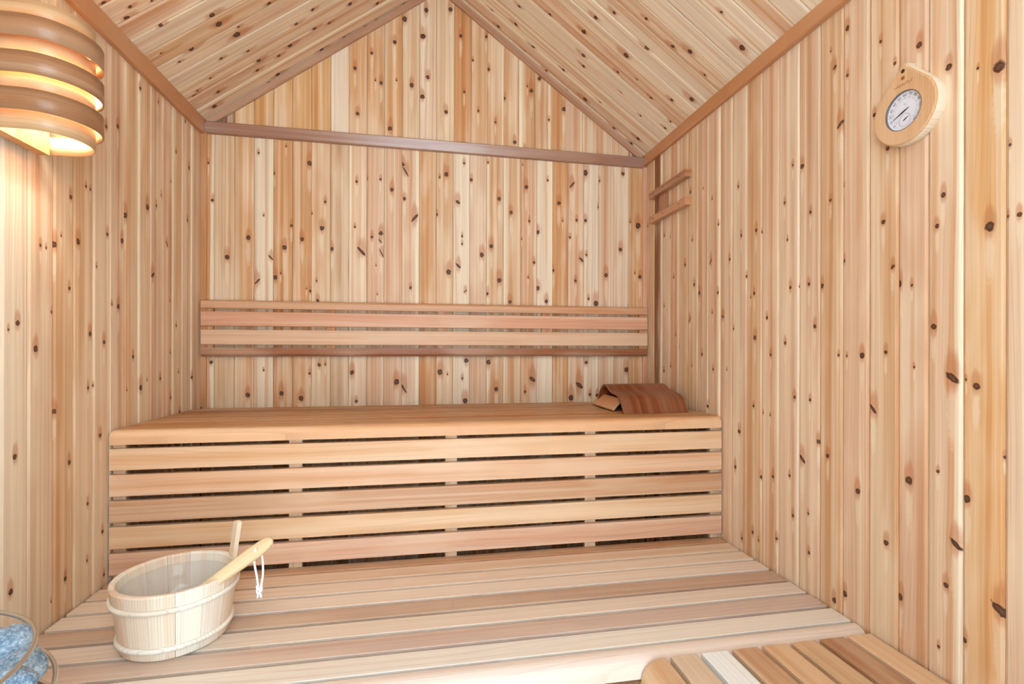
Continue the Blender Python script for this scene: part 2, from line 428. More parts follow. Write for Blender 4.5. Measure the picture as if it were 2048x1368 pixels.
K_BACK = [
    (-0.904,1.96,0.0044), (-0.887,1.8,0.0057), (-0.491,1.986,0.0098), (-0.589,2.054,0.0032), (-0.702,2.016,0.0045), (-0.681,1.744,0.0032), (-0.425,1.818,0.0052),
    (-0.438,1.699,0.0092), (-0.566,1.705,0.0058), (-0.482,1.762,0.0039), (-0.639,1.931,0.0045), (-0.29,1.917,0.0053), (-0.245,1.933,0.004), (-0.185,1.934,0.0047),
    (-0.135,1.89,0.008), (-0.086,2.009,0.0087,-0.3), (-0.073,1.976,0.0101,-1.6), (0.113,1.975,0.0096), (0.082,1.96,0.0041), (0.196,2.033,0.0048), (0.191,1.918,0.0034),
    (0.166,1.849,0.0089,-0.4), (0.229,1.957,0.0069), (0.069,1.786,0.0054), (-0.031,1.766,0.0122,1), (-0.297,1.712,0.0046), (-0.183,1.687,0.0087), (0.362,1.875,0.0084),
    (0.309,2.045,0.0042), (-0.078,1.851,0.0067), (0.494,1.939,0.0084), (0.42,1.813,0.0077), (0.656,1.871,0.0085), (0.723,1.964,0.01,1), (0.79,2.027,0.0122),
    (0.986,2.035,0.008), (0.599,1.978,0.005), (0.862,1.992,0.0051), (0.509,1.776,0.0056), (0.675,1.786,0.0036), (0.746,1.792,0.0057), (0.792,1.793,0.0065),
    (1.025,1.797,0.0037), (1.066,1.78,0.0125), (0.551,1.725,0.0085), (0.476,2.044,0.0025), (0.858,1.862,0.0043), (-0.743,1.644,0.0089), (-0.828,1.556,0.0089),
    (-0.595,1.607,0.009), (-0.522,1.647,0.0078), (-0.396,1.608,0.0072), (-0.633,1.474,0.0084), (-0.611,1.493,0.0032), (-0.706,1.455,0.0083,1), (-0.652,1.561,0.0071,-1),
    (-0.503,1.428,0.0026), (-0.487,1.417,0.0052), (-0.461,1.463,0.0033), (-0.456,1.376,0.0059), (-0.267,1.601,0.0133,-1), (-0.222,1.669,0.006,0.3), (-0.182,1.685,0.006),
    (-0.185,1.652,0.006,-1), (-0.18,1.597,0.0073,-1.8), (0.124,1.52,0.0109), (0.28,1.606,0.0097), (0.325,1.649,0.0083), (0.364,1.488,0.0098), (0.17,1.55,0.0089,-0.7),
    (0.305,1.423,0.0069), (0.203,1.433,0.0055,1), (-0.05,1.442,0.0054), (-0.204,1.54,0.0027), (-0.206,1.484,0.0025), (-0.198,1.409,0.0027), (0.187,1.69,0.0041),
    (0.187,1.654,0.0041), (0.472,1.688,0.0028), (0.533,1.578,0.0063), (0.504,1.505,0.0035), (0.628,1.543,0.0064), (0.712,1.707,0.005), (0.796,1.624,0.005),
    (0.77,1.6,0.0093,-0.8), (0.741,1.495,0.0064), (0.898,1.527,0.0094), (0.973,1.657,0.0087), (1.077,1.524,0.0081), (1.05,1.542,0.0033), (0.846,1.386,0.0116),
    (0.808,1.409,0.005), (0.594,1.392,0.0085), (0.551,1.455,0.0092), (0.416,1.386,0.0077), (-0.891,1.102,0.0063), (-0.68,1.066,0.0037), (-0.449,1.088,0.0065),
    (-0.423,1.091,0.0038), (-0.308,1.054,0.0088), (-0.744,0.958,0.009), (-0.606,0.963,0.0091), (-0.525,0.94,0.0097), (-0.29,0.923,0.0061), (-0.112,1.009,0.0112),
    (-0.083,0.984,0.0123,-1.5), (-0.489,1.051,0.0049), (0.085,1.053,0.0114), (0.12,1.042,0.0034), (0.207,1.106,0.0092), (0.312,1.099,0.0104), (0.35,0.971,0.0093),
    (0.526,1.016,0.0129,-0.5), (0.762,0.984,0.0144,-0.6), (0.796,1.096,0.0078), (1.006,1.059,0.011), (0.719,0.924,0.0119), (0.203,0.917,0.0103), (0.49,0.956,0.0059),
    (0.816,0.938,0.006), (0.853,0.934,0.0072), (0.189,1.023,0.0046), (-0.298,2.429,0.0071), (-0.224,2.505,0.0058), (-0.123,2.566,0.0081), (-0.183,2.374,0.0067),
    (-0.208,2.383,0.0036), (-0.047,2.376,0.009), (-0.115,2.392,0.0036), (-0.286,2.224,0.0075), (-0.143,2.169,0.0089), (-0.079,2.677,0.0108), (0.004,2.328,0.0081),
    (0.008,2.606,0.0081), (0.019,2.73,0.0095), (0.131,2.747,0.0096), (0.003,2.606,0.0108), (0.027,2.42,0.0081), (0.111,2.267,0.0082), (0,2.327,0.0081),
    (0.179,2.629,0.0074), (0.299,2.639,0.0057), (0.195,2.368,0.0051), (0.262,2.284,0.0051), (0.311,2.486,0.0069), (0.387,2.356,0.0063), (0.344,2.238,0.0046),
    (0.518,2.405,0.0087), (0.558,2.467,0.0081), (0.68,2.33,0.0094), (0.437,2.15,0.0081), (0.486,2.124,0.0052), (0.605,2.271,0.0047), (0.236,2.521,0.0045),
    (0.498,2.423,0.0035),]
K_CEIL_LEFT = [
    (1.615,0.039,0.0088), (1.666,0.089,0.0065), (1.695,0.06,0.0099), (1.78,0.126,0.007), (1.845,0.282,0.0111), (1.895,0.285,0.0137), (1.934,0.157,0.0108),
    (1.982,0.32,0.0153), (1.96,0.096,0.0055), (2.051,0.224,0.0074), (2.118,0.146,0.0051), (2.144,0.077,0.0051), (2.163,0.055,0.0104), (2.213,0.139,0.0089),
    (2.284,0.088,0.0119), (1.683,0.151,0.0046), (1.884,0.068,0.0037), (1.925,0.476,0.0097), (1.952,0.34,0.0057), (2.089,0.543,0.0089), (2.065,0.625,0.0079),
    (2.145,0.784,0.0102), (2.23,0.91,0.0088), (2.087,0.326,0.0087), (2.169,0.344,0.0109), (2.206,0.425,0.0084), (2.186,0.486,0.0111), (2.168,0.609,0.0102),
    (2.184,0.676,0.0075), (2.218,0.319,0.0084), (2.317,0.608,0.0109), (2.313,0.385,0.0117), (2.336,0.336,0.0118), (2.322,0.724,0.009), (2.334,0.8,0.0061),
    (2.332,1.046,0.0082), (2.326,0.895,0.0051), (2.328,0.834,0.0051),]
K_CEIL_RIGHT = [
    (2.083,0.866,0.0077), (1.994,0.728,0.0074), (2.234,0.986,0.0113), (2.292,0.937,0.009), (2.235,0.748,0.0115), (2.311,0.781,0.0085), (2.193,0.858,0.0099),
    (1.832,0.556,0.0096), (1.751,0.504,0.0082), (1.67,0.394,0.007), (1.937,0.571,0.0113), (2.051,0.527,0.0107), (1.878,0.378,0.0133), (1.773,0.331,0.0116),
    (2.106,0.504,0.0086), (1.986,0.367,0.007), (1.942,0.285,0.0046), (2.316,0.648,0.008), (2.222,0.575,0.009), (2.331,0.517,0.0081), (2.289,0.418,0.0133),
    (2.232,0.354,0.0091), (2.076,0.304,0.0061), (2.313,0.225,0.0109), (2.253,0.104,0.0107), (2.322,0.111,0.0096), (2.108,0.171,0.0063), (1.683,0.258,0.0083),
    (1.648,0.2,0.01), (1.682,0.102,0.0056), (1.49,0.08,0.0117), (1.82,0.068,0.012), (1.898,0.122,0.0083), (1.971,0.191,0.0069), (2.007,0.059,0.0049), (2.061,0.054,0.0073),
    (1.445,0.21,0.0056),]


# ================================================================== SETTING
def quadwall(name, pts, th, nrm, mat):
    """closed slab behind a polygon: pts on the face, thickness th away from nrm"""
    nrm = Vector(nrm).normalized(); n = len(pts)
    v = [Vector(p) for p in pts] + [Vector(p) - nrm * th for p in pts]
    f = [tuple(range(n)), tuple(range(2 * n - 1, n - 1, -1))]
    f += [(i, n + i, n + (i + 1) % n, (i + 1) % n) for i in range(n)]
    return struct(obj(name, mesh(name, v, f), mat))

SHELL = plain('shell_boards', lin(96, 66, 44), 0.9, spec=0.1)
PT = 0.012
floor = quadwall('floor', [(XL - .1, YFRONT - .05, 0), (XR + .1, YFRONT - .05, 0), (XR + .1, YB + .1, 0), (XL - .1, YB + .1, 0)], 0.04, (0, 0, 1), None)
for i in range(15):
    w = (XR - XL) / 15
    slat(floor, 'floor_board', BENCH, RNG.choice('gtg'), (XL + (i + 1) * w - .002, YFRONT, 0.014), (0, 1, 0), (0, 0, 1), YB - YFRONT, w - .004, 0.014)
floor.data.materials.append(SHELL)

b = YB + PT + .001
wall_back = quadwall('wall_back', [(XL - .08, b, -.03), (XR + .08, b, -.03), (XR + .08, b, ceil_z(XR) + .02), (RIDGE_X, b, RIDGE_Z + .05), (XL - .08, b, ceil_z(XL) + .02)], 0.04, (0, -1, 0), SHELL)
wall_left = quadwall('wall_left', [(XL - PT - .001, YFRONT - .05, -.03), (XL - PT - .001, b, -.03), (XL - PT - .001, b, ceil_z(XL) + .01), (XL - PT - .001, YFRONT - .05, ceil_z(XL) + .01)], 0.04, (1, 0, 0), SHELL)
wall_right = quadwall('wall_right', [(XR + PT + .001, b, -.03), (XR + PT + .001, YFRONT - .05, -.03), (XR + PT + .001, YFRONT - .05, ceil_z(XR) + .01), (XR + PT + .001, b, ceil_z(XR) + .01)], 0.04, (-1, 0, 0), SHELL)

E_BACK = [XL, -0.8796, -0.799, -0.7207, -0.6415, -0.5621, -0.4831, -0.4023, -0.3228, -0.2451, -0.1687, -0.0895, -0.0103, 0.067, 0.1447, 0.2222,
          0.3027, 0.3826, 0.4676, 0.5467, 0.6251, 0.7038, 0.7832, 0.8605, 0.9397, 1.0171, XR]
T_BACK = 'OttWootgpkkkotWktTkWokWkpo'
plank_row(wall_back, (0, YB, 0), (1, 0, 0), (0, 0, 1), (0, -1, 0), E_BACK, 0.0, 2.10, [k for k in K_BACK if k[1] < 2.10], T_BACK, 0.003, 0.002, 0.12, 11)
E_GAB = [XL, -0.8796, -0.799, -0.7207, -0.6415, -0.5621, -0.4831, -0.4023, -0.3228, -0.2451, -0.1687, -0.0895, -0.0103, 0.067, 0.150, 0.2285,
         0.306, 0.385, 0.457, 0.535, 0.6165, 0.690, 0.774, 0.851, 0.931, 1.0171, XR]
T_GAB = 'ddyyyyywoootptotTtTToKkkkdd'  # end boards: dark pieces, with the corner shade worked into their brown
plank_row(wall_back, (0, YB, 0), (1, 0, 0), (0, 0, 1), (0, -1, 0), E_GAB, 2.1008, lambda e: ceil_z(e) + .015, [k for k in K_BACK if k[1] >= 2.10], T_GAB, 0.003, 0.002, 0.0, 12)

def extend(e, lo):
    e = sorted(e)
    while e[0] > lo + .04: e.insert(0, e[0] - 0.0778)
    e[0] = max(e[0], lo)
    return e
E_RIGHT = extend([YB, 2.2552, 2.1779, 2.1025, 2.0205, 1.944, 1.8671, 1.7912, 1.7121, 1.6378, 1.5551, 1.4776, 1.3976, 1.312, 1.2328, 1.1553, 1.0753, .997, .9272, .8541, .7771], YFRONT)
T_R = list('ptkwtkTotkKtkTkktkttkd' + 't')          # near to far order is built below
far = 'tdkkttkkkptkpktktkPyp'
nR = len(E_RIGHT) - 1
T_RIGHT = ''.join((far + 'tkpttkwtkptktkptktkptktk'*2)[nR - 1 - i] for i in range(nR))
plank_row(wall_right, (XR, 0, 0), (0, 1, 0), (0, 0, 1), (-1, 0, 0), E_RIGHT, 0.0, ceil_z(XR) - .002, K_RIGHT, T_RIGHT, 0.0065, 0.0035, 0.25, 13)
E_LEFT = extend([1.3078, 1.386, 1.4704, 1.5453, 1.6271, 1.7036, 1.7812, 1.8583, 1.9334, 2.0155, 2.0889, 2.166, 2.2438, YB], YFRONT)
nL = len(E_LEFT) - 1
T_LEFT = ''.join(('kptkpttkpttpw' + 'tkptktkptktkptktkptktk'*2)[nL - 1 - i] for i in range(nL))
plank_row(wall_left, (XL, 0, 0), (0, 1, 0), (0, 0, 1), (1, 0, 0), E_LEFT, 0.0, ceil_z(XL) - .002, K_LEFT, T_LEFT, 0.0065, 0.0035, 0.2, 14)

# roof: one shell, planks run from the side walls up to the ridge
def roof_pts(y, off):
    return [(XL - .1, y, ceil_z(XL - .1) + off), (RIDGE_X, y, RIDGE_Z + off), (XR + .1, y, ceil_z(XR + .1) + off)]
a0, a1 = roof_pts(YFRONT - .06, .0165), roof_pts(b + .05, .0165)
c0, c1 = roof_pts(YFRONT - .06, .06), roof_pts(b + .05, .06)
vv = a0 + a1 + c0 + c1
ff = [(0, 1, 4, 3), (1, 2, 5, 4), (6, 9, 10, 7), (7, 10, 11, 8), (0, 6, 7, 1), (1, 7, 8, 2), (3, 4, 10, 9), (4, 5, 11, 10), (0, 3, 9, 6), (2, 8, 11, 5)]
ceiling = struct(obj('ceiling', mesh('ceiling', vv, ff), SHELL))
K_CEIL_LEFT = [(a_, b_, r_ * .8) for a_, b_, r_ in K_CEIL_LEFT]
K_CEIL_RIGHT = [(a_, b_, r_ * .8) for a_, b_, r_ in K_CEIL_RIGHT]
E_CL = extend([2.3263, 2.2473, 2.1665, 2.0878, 2.0113, 1.935, 1.8576, 1.7768, 1.7034, 1.6207], YFRONT) + [YB]
plank_row(ceiling, (XL, 0, ceil_z(XL)), (0, 1, 0), (1, 0, SLOPE), (SLOPE, 0, -1), E_CL, 0.0, (RIDGE_X - XL) * SLEN - .003, K_CEIL_LEFT,
          ''.join(('wpkpwptwkpkwpp' + 'tkptpkkptkptktkptkp' * 2)[len(E_CL) - 2 - i] for i in range(len(E_CL) - 1)), 0.005, 0.003, 0.4, 15)
E_CR = extend([2.3137, 2.2362, 2.1586, 2.081, 2.0035, 1.926, 1.8485, 1.773, 1.701, 1.6304, 1.555, 1.4732, 1.3896, 1.3139, 1.2489], YFRONT) + [YB]
plank_row(ceiling, (XR, 0, ceil_z(XR)), (0, 1, 0), (-1, 0, SLOPE), (-SLOPE, 0, -1), E_CR, 0.0, (XR - RIDGE_X) * SLEN - .003, K_CEIL_RIGHT,
          ''.join(('wpwwwkwwwpwwwkwww' + 'tkptpkkptkptktkptkp' * 2)[len(E_CR) - 2 - i] for i in range(len(E_CR) - 1)), 0.005, 0.003, 0.5, 16)  # right slope nearly all pale tones: daylight brightness put into the board colour

# trims
C_TRIM, C_BTRIM, C_GTRIM = lin(198, 128, 76), lin(158, 108, 82), lin(184, 134, 102)
def trim(i, prof, O, ex, n, L, col, mat=TRIM, smooth=False):
    o = struct(obj('trim_%d' % i, prism('trim', prof, 0, L, smooth), mat, None, frame(O, ex, n)))
    return dye(o, col)
# along the side walls under the roof (local z = out of the wall, local y up or down)
ztr = 2.0794
def side_trim(i, x, nx):
    s = nx
    h0, h1 = ceil_z(x) - ztr, ceil_z(x + s * .019) - ztr
    v = []
    for y in (YFRONT, YB):
        v += [(x, y, ztr), (x + s * .016, y, ztr), (x + s * .019, y, ztr + .003), (x + s * .019, y, ztr + h1 - .002), (x, y, ztr + h0 - .002)]
    f = [(0, 1, 2, 3, 4), (9, 8, 7, 6, 5)] + [(k, 5 + k, 5 + (k + 1) % 5, (k + 1) % 5) for k in range(5)]
    if s < 0: f = [q[::-1] for q in f]
    o = struct(obj('trim_%d' % i, mesh('trim', [(p[1], p[0] * s - x * s, p[2] - ztr) for p in v], [q[::-1] for q in f] if s > 0 else f), TRIM, None,
                   Matrix(((0, s, 0, x), (1, 0, 0, 0), (0, 0, 1, ztr), (0, 0, 0, 1)))))
    return dye(o, C_TRIM)
side_trim(1, XL, 1); side_trim(2, XR, -1)
# level board across the back wall, a little out of true, with bevelled ends
zl_, zr_ = 2.083, 2.067
bt = [(0.0, 0.0), (0.0, 0.011), (0.004, 0.0150), (0.046, 0.0195), (0.050, 0.016), (0.050, 0.0)]      # (up, out)
L_ = XR - XL - .008
v = []
for x in (0, L_):
    for up, outw in bt:
        cut = 0.0 if up < .03 else .018
        v.append((x + (cut if x == 0 else -cut), -up if False else up, outw))
n6 = 6
f = [(0, 1, 2, 3, 4, 5)[::-1], (6, 7, 8, 9, 10, 11)] + [((k + 1) % 6, k, 6 + k, 6 + (k + 1) % 6)[::-1] for k in range(6)]
ang = math.atan2(zl_ - zr_, L_)
M = Matrix.Translation((XL + .004, YB, zl_)) @ Matrix.Rotation(ang, 4, 'Y') @ Matrix(((1, 0, 0, 0), (0, 0, -1, 0), (0, 1, 0, 0), (0, 0, 0, 1)))
dye(struct(obj('trim_3', mesh('trim', v, [q[::-1] for q in f]), TRIM, None, M)), C_BTRIM)
# sloping strips where the gable meets the roof
for i, s in ((4, -1), (5, 1)):
    xe = XL + .02 if s < 0 else XR - .02
    P0 = Vector((xe, YB, ceil_z(xe))); P1 = Vector((RIDGE_X, YB, RIDGE_Z))
    ex = (P1 - P0).normalized()
    pr = [(0.0005, 0), (0.028, 0), (0.028, 0.012), (0.024, 0.016), (0.0005, 0.016)]
    if s < 0: pr = [(-p, q) for p, q in pr]
    # local z = towards the room, local y = n x ex
    ey = Vector((0, -1, 0)).cross(ex)
    sg = -1 if ey.z > 0 else 1
    pr = [(abs(p) * sg, q) for p, q in pr]
    trim(i, pr, P0, ex, (0, -1, 0), (P1 - P0).length, C_GTRIM)
# upright strips in the two back corners
trim(6, [(0, 0), (-.022, 0), (-.022, .010), (-.018, .013), (0, .013)], (XL + .001, YB, Z_UP), (0, 0, 1), (0, -1, 0), 2.085 - Z_UP, lin(202, 138, 86))
trim(7, [(0, 0), (.020, 0), (.020, .010), (.016, .013), (0, .013)], (XR - .001, YB, Z_UP), (0, 0, 1), (0, -1, 0), 2.07 - Z_UP, lin(214, 146, 112))

# strip under the ridge
trim(8, [(-.030, -.0205), (0, .0012), (.030, -.0205), (.026, -.027), (0, -.010), (-.026, -.027)], (RIDGE_X, YFRONT + .03, RIDGE_Z - .0015), (0, 1, 0), (0, 0, 1), YB - YFRONT - .05, C_GTRIM)

# glazed front behind the camera: daylight comes in here
FRAMEW = wood('frame_cedar', 0, 0.45, 0.10, 0.15, 0.3, 0.35, 60.0)
GLASS = clear('window_glass', (0.97, 0.99, 0.985), 0.05)
def bar(parent, name, x0, x1, z0, z1, d=.06, col='o', st=False):
    L = max(x1 - x0, z1 - z0)
    if z1 - z0 > x1 - x0:
        o = obj(name, box(name, z1 - z0, x1 - x0, d, .003), FRAMEW, parent, frame(((x0 + x1) / 2, YFRONT, (z0 + z1) / 2), (0, 0, 1), (0, -1, 0)))
    else:
        o = obj(name, box(name, x1 - x0, z1 - z0, d, .003), FRAMEW, parent, frame(((x0 + x1) / 2, YFRONT, (z0 + z1) / 2), (1, 0, 0), (0, -1, 0)))
    dye(o, col); return o
def glazed(name, x0, x1, z0, z1, fw=.045):
    root = struct(obj(name, None))
    bar(root, 'window_frame', x0, x1, z0, z0 + fw); bar(root, 'window_frame', x0, x1, z1 - fw, z1)
    bar(root, 'window_frame', x0, x0 + fw, z0 + fw, z1 - fw); bar(root, 'window_frame', x1 - fw, x1, z0 + fw, z1 - fw)
    obj('pane', box('pane', x1 - x0 - 2 * fw, z1 - z0 - 2 * fw, .006), GLASS, root, frame(((x0 + x1) / 2, YFRONT, (z0 + z1) / 2), (1, 0, 0), (0, -1, 0)))
    return root
DX0, DX1, DZ1 = -.52, .50, 2.05
door = glazed('door_1', DX0, DX1, .02, DZ1, .05)
obj('handle', tube('handle', [(DX1 - .08, YFRONT + .03, .95), (DX1 - .08, YFRONT + .075, .97), (DX1 - .08, YFRONT + .075, 1.23), (DX1 - .08, YFRONT + .03, 1.25)], .012, 10), FRAMEW, door)
dye(door.children[-1], 't')
# boarded wall round the door
wall_front = struct(obj('wall_front', None))
xs_ = [XL, -.845, -.764, -.683, -.602, DX0, -.35, -.18, -.01, .16, .33, DX1, .576, .652, .728, .804, .880, .956, 1.032, XR]
for xa, xb in zip(xs_, xs_[1:]):
    over = xa >= DX0 - .001 and xb <= DX1 + .001
    z0 = DZ1 if over else 0.0
    me = prism('plank', plank_prof(xb - xa, .003, .002, .02), 0.0, .05 if over else 2.10)
    dye(obj('plank', me, WALL[0], wall_front, frame((xa, YFRONT + .02, z0), (0, 0, 1), (0, 1, 0))), RNG.choice('tkp'))
# glazed gable above it
gw = struct(obj('window_1', None))
pts = [(XL + .02, YFRONT - .003, 2.10), (XR - .02, YFRONT - .003, 2.10), (XR - .02, YFRONT - .003, ceil_z(XR - .02) - .01), (RIDGE_X, YFRONT - .003, RIDGE_Z - .03), (XL + .02, YFRONT - .003, ceil_z(XL + .02) - .01)]
obj('pane', mesh('pane', pts + [(p[0], p[1] + .006, p[2]) for p in pts], [(0, 1, 2, 3, 4), (9, 8, 7, 6, 5)] + [(k, 5 + k, 5 + (k + 1) % 5, (k + 1) % 5) for k in range(5)]), GLASS, gw)
bar(gw, 'window_frame', XL, XR, 2.10, 2.14)
bar(gw, 'window_frame', RIDGE_X - .02, RIDGE_X + .02, 2.14, RIDGE_Z - .03)

# ================================================================== BENCHES
E0 = .006
BL = XR - XL - 2 * E0                         # bench length along x
def nose_prof(depth, h, r, t=0.0):
    """quarter-round front board; y grows towards the room, z up; top at 0"""
    pr = [(0, 0)]
    for k in range(9):
        a = math.pi / 2 * k / 8
        pr.append((depth - r + r * math.sin(a), -r + r * math.cos(a)))
    pr += [(depth, -h), (0, -h)]
    return pr
def nose(parent, tone, O, ex, depth, h, r, L, rev=False):
    """O on the back top edge, ex along the board; the round side faces n x ex"""
    o = obj('nosing', prism('nosing', nose_prof(depth, h, r), 0, L), BENCH, parent, frame(O, ex, (0, 0, 1)))
    return dye(o, tone)

CREAM = lin(232, 196, 156)
# ---- upper bench
up = thing('upper_bench', 'tall cedar bench with slatted front along the back wall', 'bench', (0, 2.0, 0))
# top boards: local x = -X so that local y = n x ex points to -Y (front)
XA, XB = XL + E0, XR - E0
pw, pt = 0.0795, 0.0740
y = 1.7185
tones = ['y', 'o', 't', 'o', 'o', 'd', 'o', 'o']
k = 0
while y + pt < YB - .003:
    slat(up, 'seat_slat', BENCH, {'y': lin(200, 140, 84), 'o': lin(188, 124, 70), 't': lin(204, 146, 92), 'd': lin(164, 104, 60)}[tones[k % 8]], (XB, y + pt, Z_UP), (-1, 0, 0), (0, 0, 1), BL, pt, .022)
    y += pw; k += 1
nose(up, lin(226, 170, 122), (XB, 1.7165, Z_UP), (-1, 0, 0), 1.7165 - Y_UPF, Z_UP - 0.8685, 0.024, BL)
RISER = [lin(226, 176, 130), lin(224, 172, 130), lin(204, 152, 112), lin(230, 184, 138), lin(226, 176, 142)]
for i in range(5):
    zt = 0.8564 - 0.079 * i
    slat(up, 'front_slat', BENCH, RISER[i], (XB, Y_UPF, zt), (-1, 0, 0), (0, -1, 0), BL, .065, .020)
for xc in (-0.907, -0.400, 0.101, 0.598, 1.0875):
    o = obj('batten', box('batten', Z_UP - .03 - .016, .041 if abs(xc) < .8 else .036, .020, .002), BENCH, up, frame((xc, Y_UPF + .0305, (Z_UP - .03 + .016) / 2), (0, 0, 1), (0, -1, 0)))
    dye(o, lin(226, 188, 150))
# ---- lower bench
lo = thing('lower_bench', 'low wide cedar bench of long slats carrying the wooden bucket', 'bench', (0, 1.4, 0))
LT = [lin(240, 226, 208), lin(216, 186, 166), lin(230, 206, 184), lin(206, 172, 146), lin(238, 214, 192), lin(236, 208, 182), lin(230, 196, 164), lin(204, 148, 106)]  # own slat tones, paled and greyed so the colour carries the daylight on them
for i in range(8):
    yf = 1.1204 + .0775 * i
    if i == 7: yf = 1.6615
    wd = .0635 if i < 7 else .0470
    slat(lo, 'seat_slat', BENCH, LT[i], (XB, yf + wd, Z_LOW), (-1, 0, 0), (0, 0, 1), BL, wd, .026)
nose(lo, lin(236, 210, 190), (XB, 1.1090, Z_LOW), (-1, 0, 0), .042, .048, .034, BL)
for i in range(5):
    slat(lo, 'front_slat', BENCH, RNG.choice((RISER[0], RISER[1], RISER[3])), (XB, 1.068, .392 - .079 * i), (-1, 0, 0), (0, -1, 0), BL, .065, .020)
for xc in (-.905, -.4, .1, .6, 1.085):
    o = obj('batten', box('batten', .60, .040, .040, .002), BENCH, lo, frame((xc, 1.395, Z_LOW - .0465), (0, 1, 0), (0, 0, 1)))
    dye(o, CREAM)
    o = obj('leg', box('leg', Z_LOW - .0645, .040, .040, .002), BENCH, lo, frame((xc, 1.112, (Z_LOW - .0645) / 2 + .014 * .5), (0, 0, 1), (0, -1, 0)))
    dye(o, CREAM)
# ---- side bench along the right wall
sb = thing('side_bench', 'cedar bench of short slats along the right wall with one white slat', 'bench', (.8, .6, 0))
ST = [lin(222, 192, 160), lin(248, 246, 244), lin(208, 162, 122), lin(226, 182, 138), lin(218, 174, 130), lin(190, 138, 100), lin(234, 192, 150)]
SX = [.5647, .6430, .7216, .8000, .8785, .9570, 1.0355]
SY0, SY1 = -.26, 1.0595
for i, x in enumerate(SX):
    slat(sb, 'seat_slat', BENCH, ST[i], (x, SY1, Z_LOW), (0, -1, 0), (0, 0, 1), SY1 - SY0, .0655, .022)
# nosing rounds towards the aisle (-x): local y must point to -x
nose(sb, lin(222, 178, 134), (.5520, SY0, Z_LOW), (0, 1, 0), .060, .055, .050, SY1 - SY0)
for i in range(5):
    slat(sb, 'front_slat', BENCH, RNG.choice((RISER[0], RISER[1], RISER[3])), (.494, SY0, .385 - .079 * i - .0), (0, 1, 0), (-1, 0, 0), SY1 - SY0, .065, .020)
for yc in (1.015, .38, -.20):
    o = obj('batten', box('batten', XR - .52 - .006, .075, .030, .002), BENCH, sb, frame(((XR + .52) / 2, yc, Z_LOW - .0385), (1, 0, 0), (0, 0, 1)))
    dye(o, lin(236, 206, 178))
    for xc in (.535, XR - .03):
        o = obj('leg', box('leg', Z_LOW - .054 - .014, .036, .036, .002), BENCH, sb, frame((xc, yc, (Z_LOW - .054 + .014) / 2), (0, 0, 1), (0, -1, 0)))
        dye(o, CREAM)
# ---- backrest on the back wall
br = thing('backrest', 'long slatted cedar backrest fixed to the back wall above the upper bench', 'backrest', (0, 2.3, 1.13))
YS = 2.3100
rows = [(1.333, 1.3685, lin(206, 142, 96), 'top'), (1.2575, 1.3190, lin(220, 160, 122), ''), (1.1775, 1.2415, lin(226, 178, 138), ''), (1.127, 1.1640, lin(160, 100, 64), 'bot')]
XA2, XB2 = XL + .010, XR - .0075
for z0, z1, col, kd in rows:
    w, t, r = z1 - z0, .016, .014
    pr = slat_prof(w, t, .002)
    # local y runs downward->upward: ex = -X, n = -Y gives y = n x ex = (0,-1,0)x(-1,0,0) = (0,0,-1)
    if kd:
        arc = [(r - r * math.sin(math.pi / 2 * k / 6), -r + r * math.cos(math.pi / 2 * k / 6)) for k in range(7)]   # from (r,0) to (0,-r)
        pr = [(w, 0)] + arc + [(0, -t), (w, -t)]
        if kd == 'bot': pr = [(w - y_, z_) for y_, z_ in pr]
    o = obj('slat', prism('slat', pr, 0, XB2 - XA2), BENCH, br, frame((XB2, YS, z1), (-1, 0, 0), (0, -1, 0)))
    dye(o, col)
for xc in (-.897, -.397, .096, .588, 1.085):
    o = obj('batten', box('batten', .232, .040, .014, .001), BENCH, br, frame((xc, YS + .0235, 1.248), (0, 0, 1), (0, -1, 0)))
    dye(o, lin(204, 142, 92))

# ================================================================== THINGS
# ---- curved headrest on the upper bench
hd = thing('headrest', 'dark reddish wave-shaped wooden headrest lying on the upper bench', 'headrest', (.90, 1.96, Z_UP))
prof = [(1.8115, .9110), (1.822, .925), (1.832, .943), (1.845, .961), (1.862, .973), (1.885, .9805), (1.910, .984), (1.935, .9865), (1.958, .991), (1.978, 1.001), (2.000, 1.0095), (2.022, 1.0125),
        (2.045, 1.006), (2.066, .992), (2.085, .973), (2.100, .950), (2.110, .929), (2.117, .9110)]
def densify(P, n=3):
    out = []
    for i in range(len(P) - 1):
        p0, p1, p2, p3 = P[max(i - 1, 0)], P[i], P[i + 1], P[min(i + 2, len(P) - 1)]
        for k in range(n):
            t = k / n
            out.append(tuple(.5 * (2 * b + (c - a) * t + (2 * a - 5 * b + 4 * c - d) * t * t + (3 * b - a - 3 * c + d) * t ** 3) for a, b, c, d in zip(p0, p1, p2, p3)))
    return out + [P[-1]]
pr = densify(prof, 2)
th = .007
inner = []
for i, p in enumerate(pr):
    a, c = pr[max(i - 1, 0)], pr[min(i + 1, len(pr) - 1)]
    ty, tz = c[0] - a[0], c[1] - a[1]; l = math.hypot(ty, tz)
    inner.append((p[0] + tz / l * th, p[1] - ty / l * th))
inner[0] = (pr[0][0] + th, pr[0][1]); inner[-1] = (pr[-1][0] - th, pr[-1][1])
hx0, hx1 = .769, 1.036
xw = hx1 - hx0
N = len(pr); m_ = 2 * N
outl = pr + inner[::-1]
vv = [(p[0] - 1.96, a_, p[1]) for a_ in (0, xw) for p in outl]
ff = [(k, (k + 1) % m_, m_ + (k + 1) % m_, m_ + k) for k in range(m_)]
for q in range(N - 1):
    ff.append((m_ - 1 - q, m_ - 2 - q, q + 1, q)); ff.append((m_ + q, m_ + q + 1, m_ + m_ - 2 - q, m_ + m_ - 1 - q))
me = mesh('bent_sheet', vv, ff)
for i, p in enumerate(me.polygons): p.use_smooth = i < m_ and i not in (N - 1, m_ - 1)
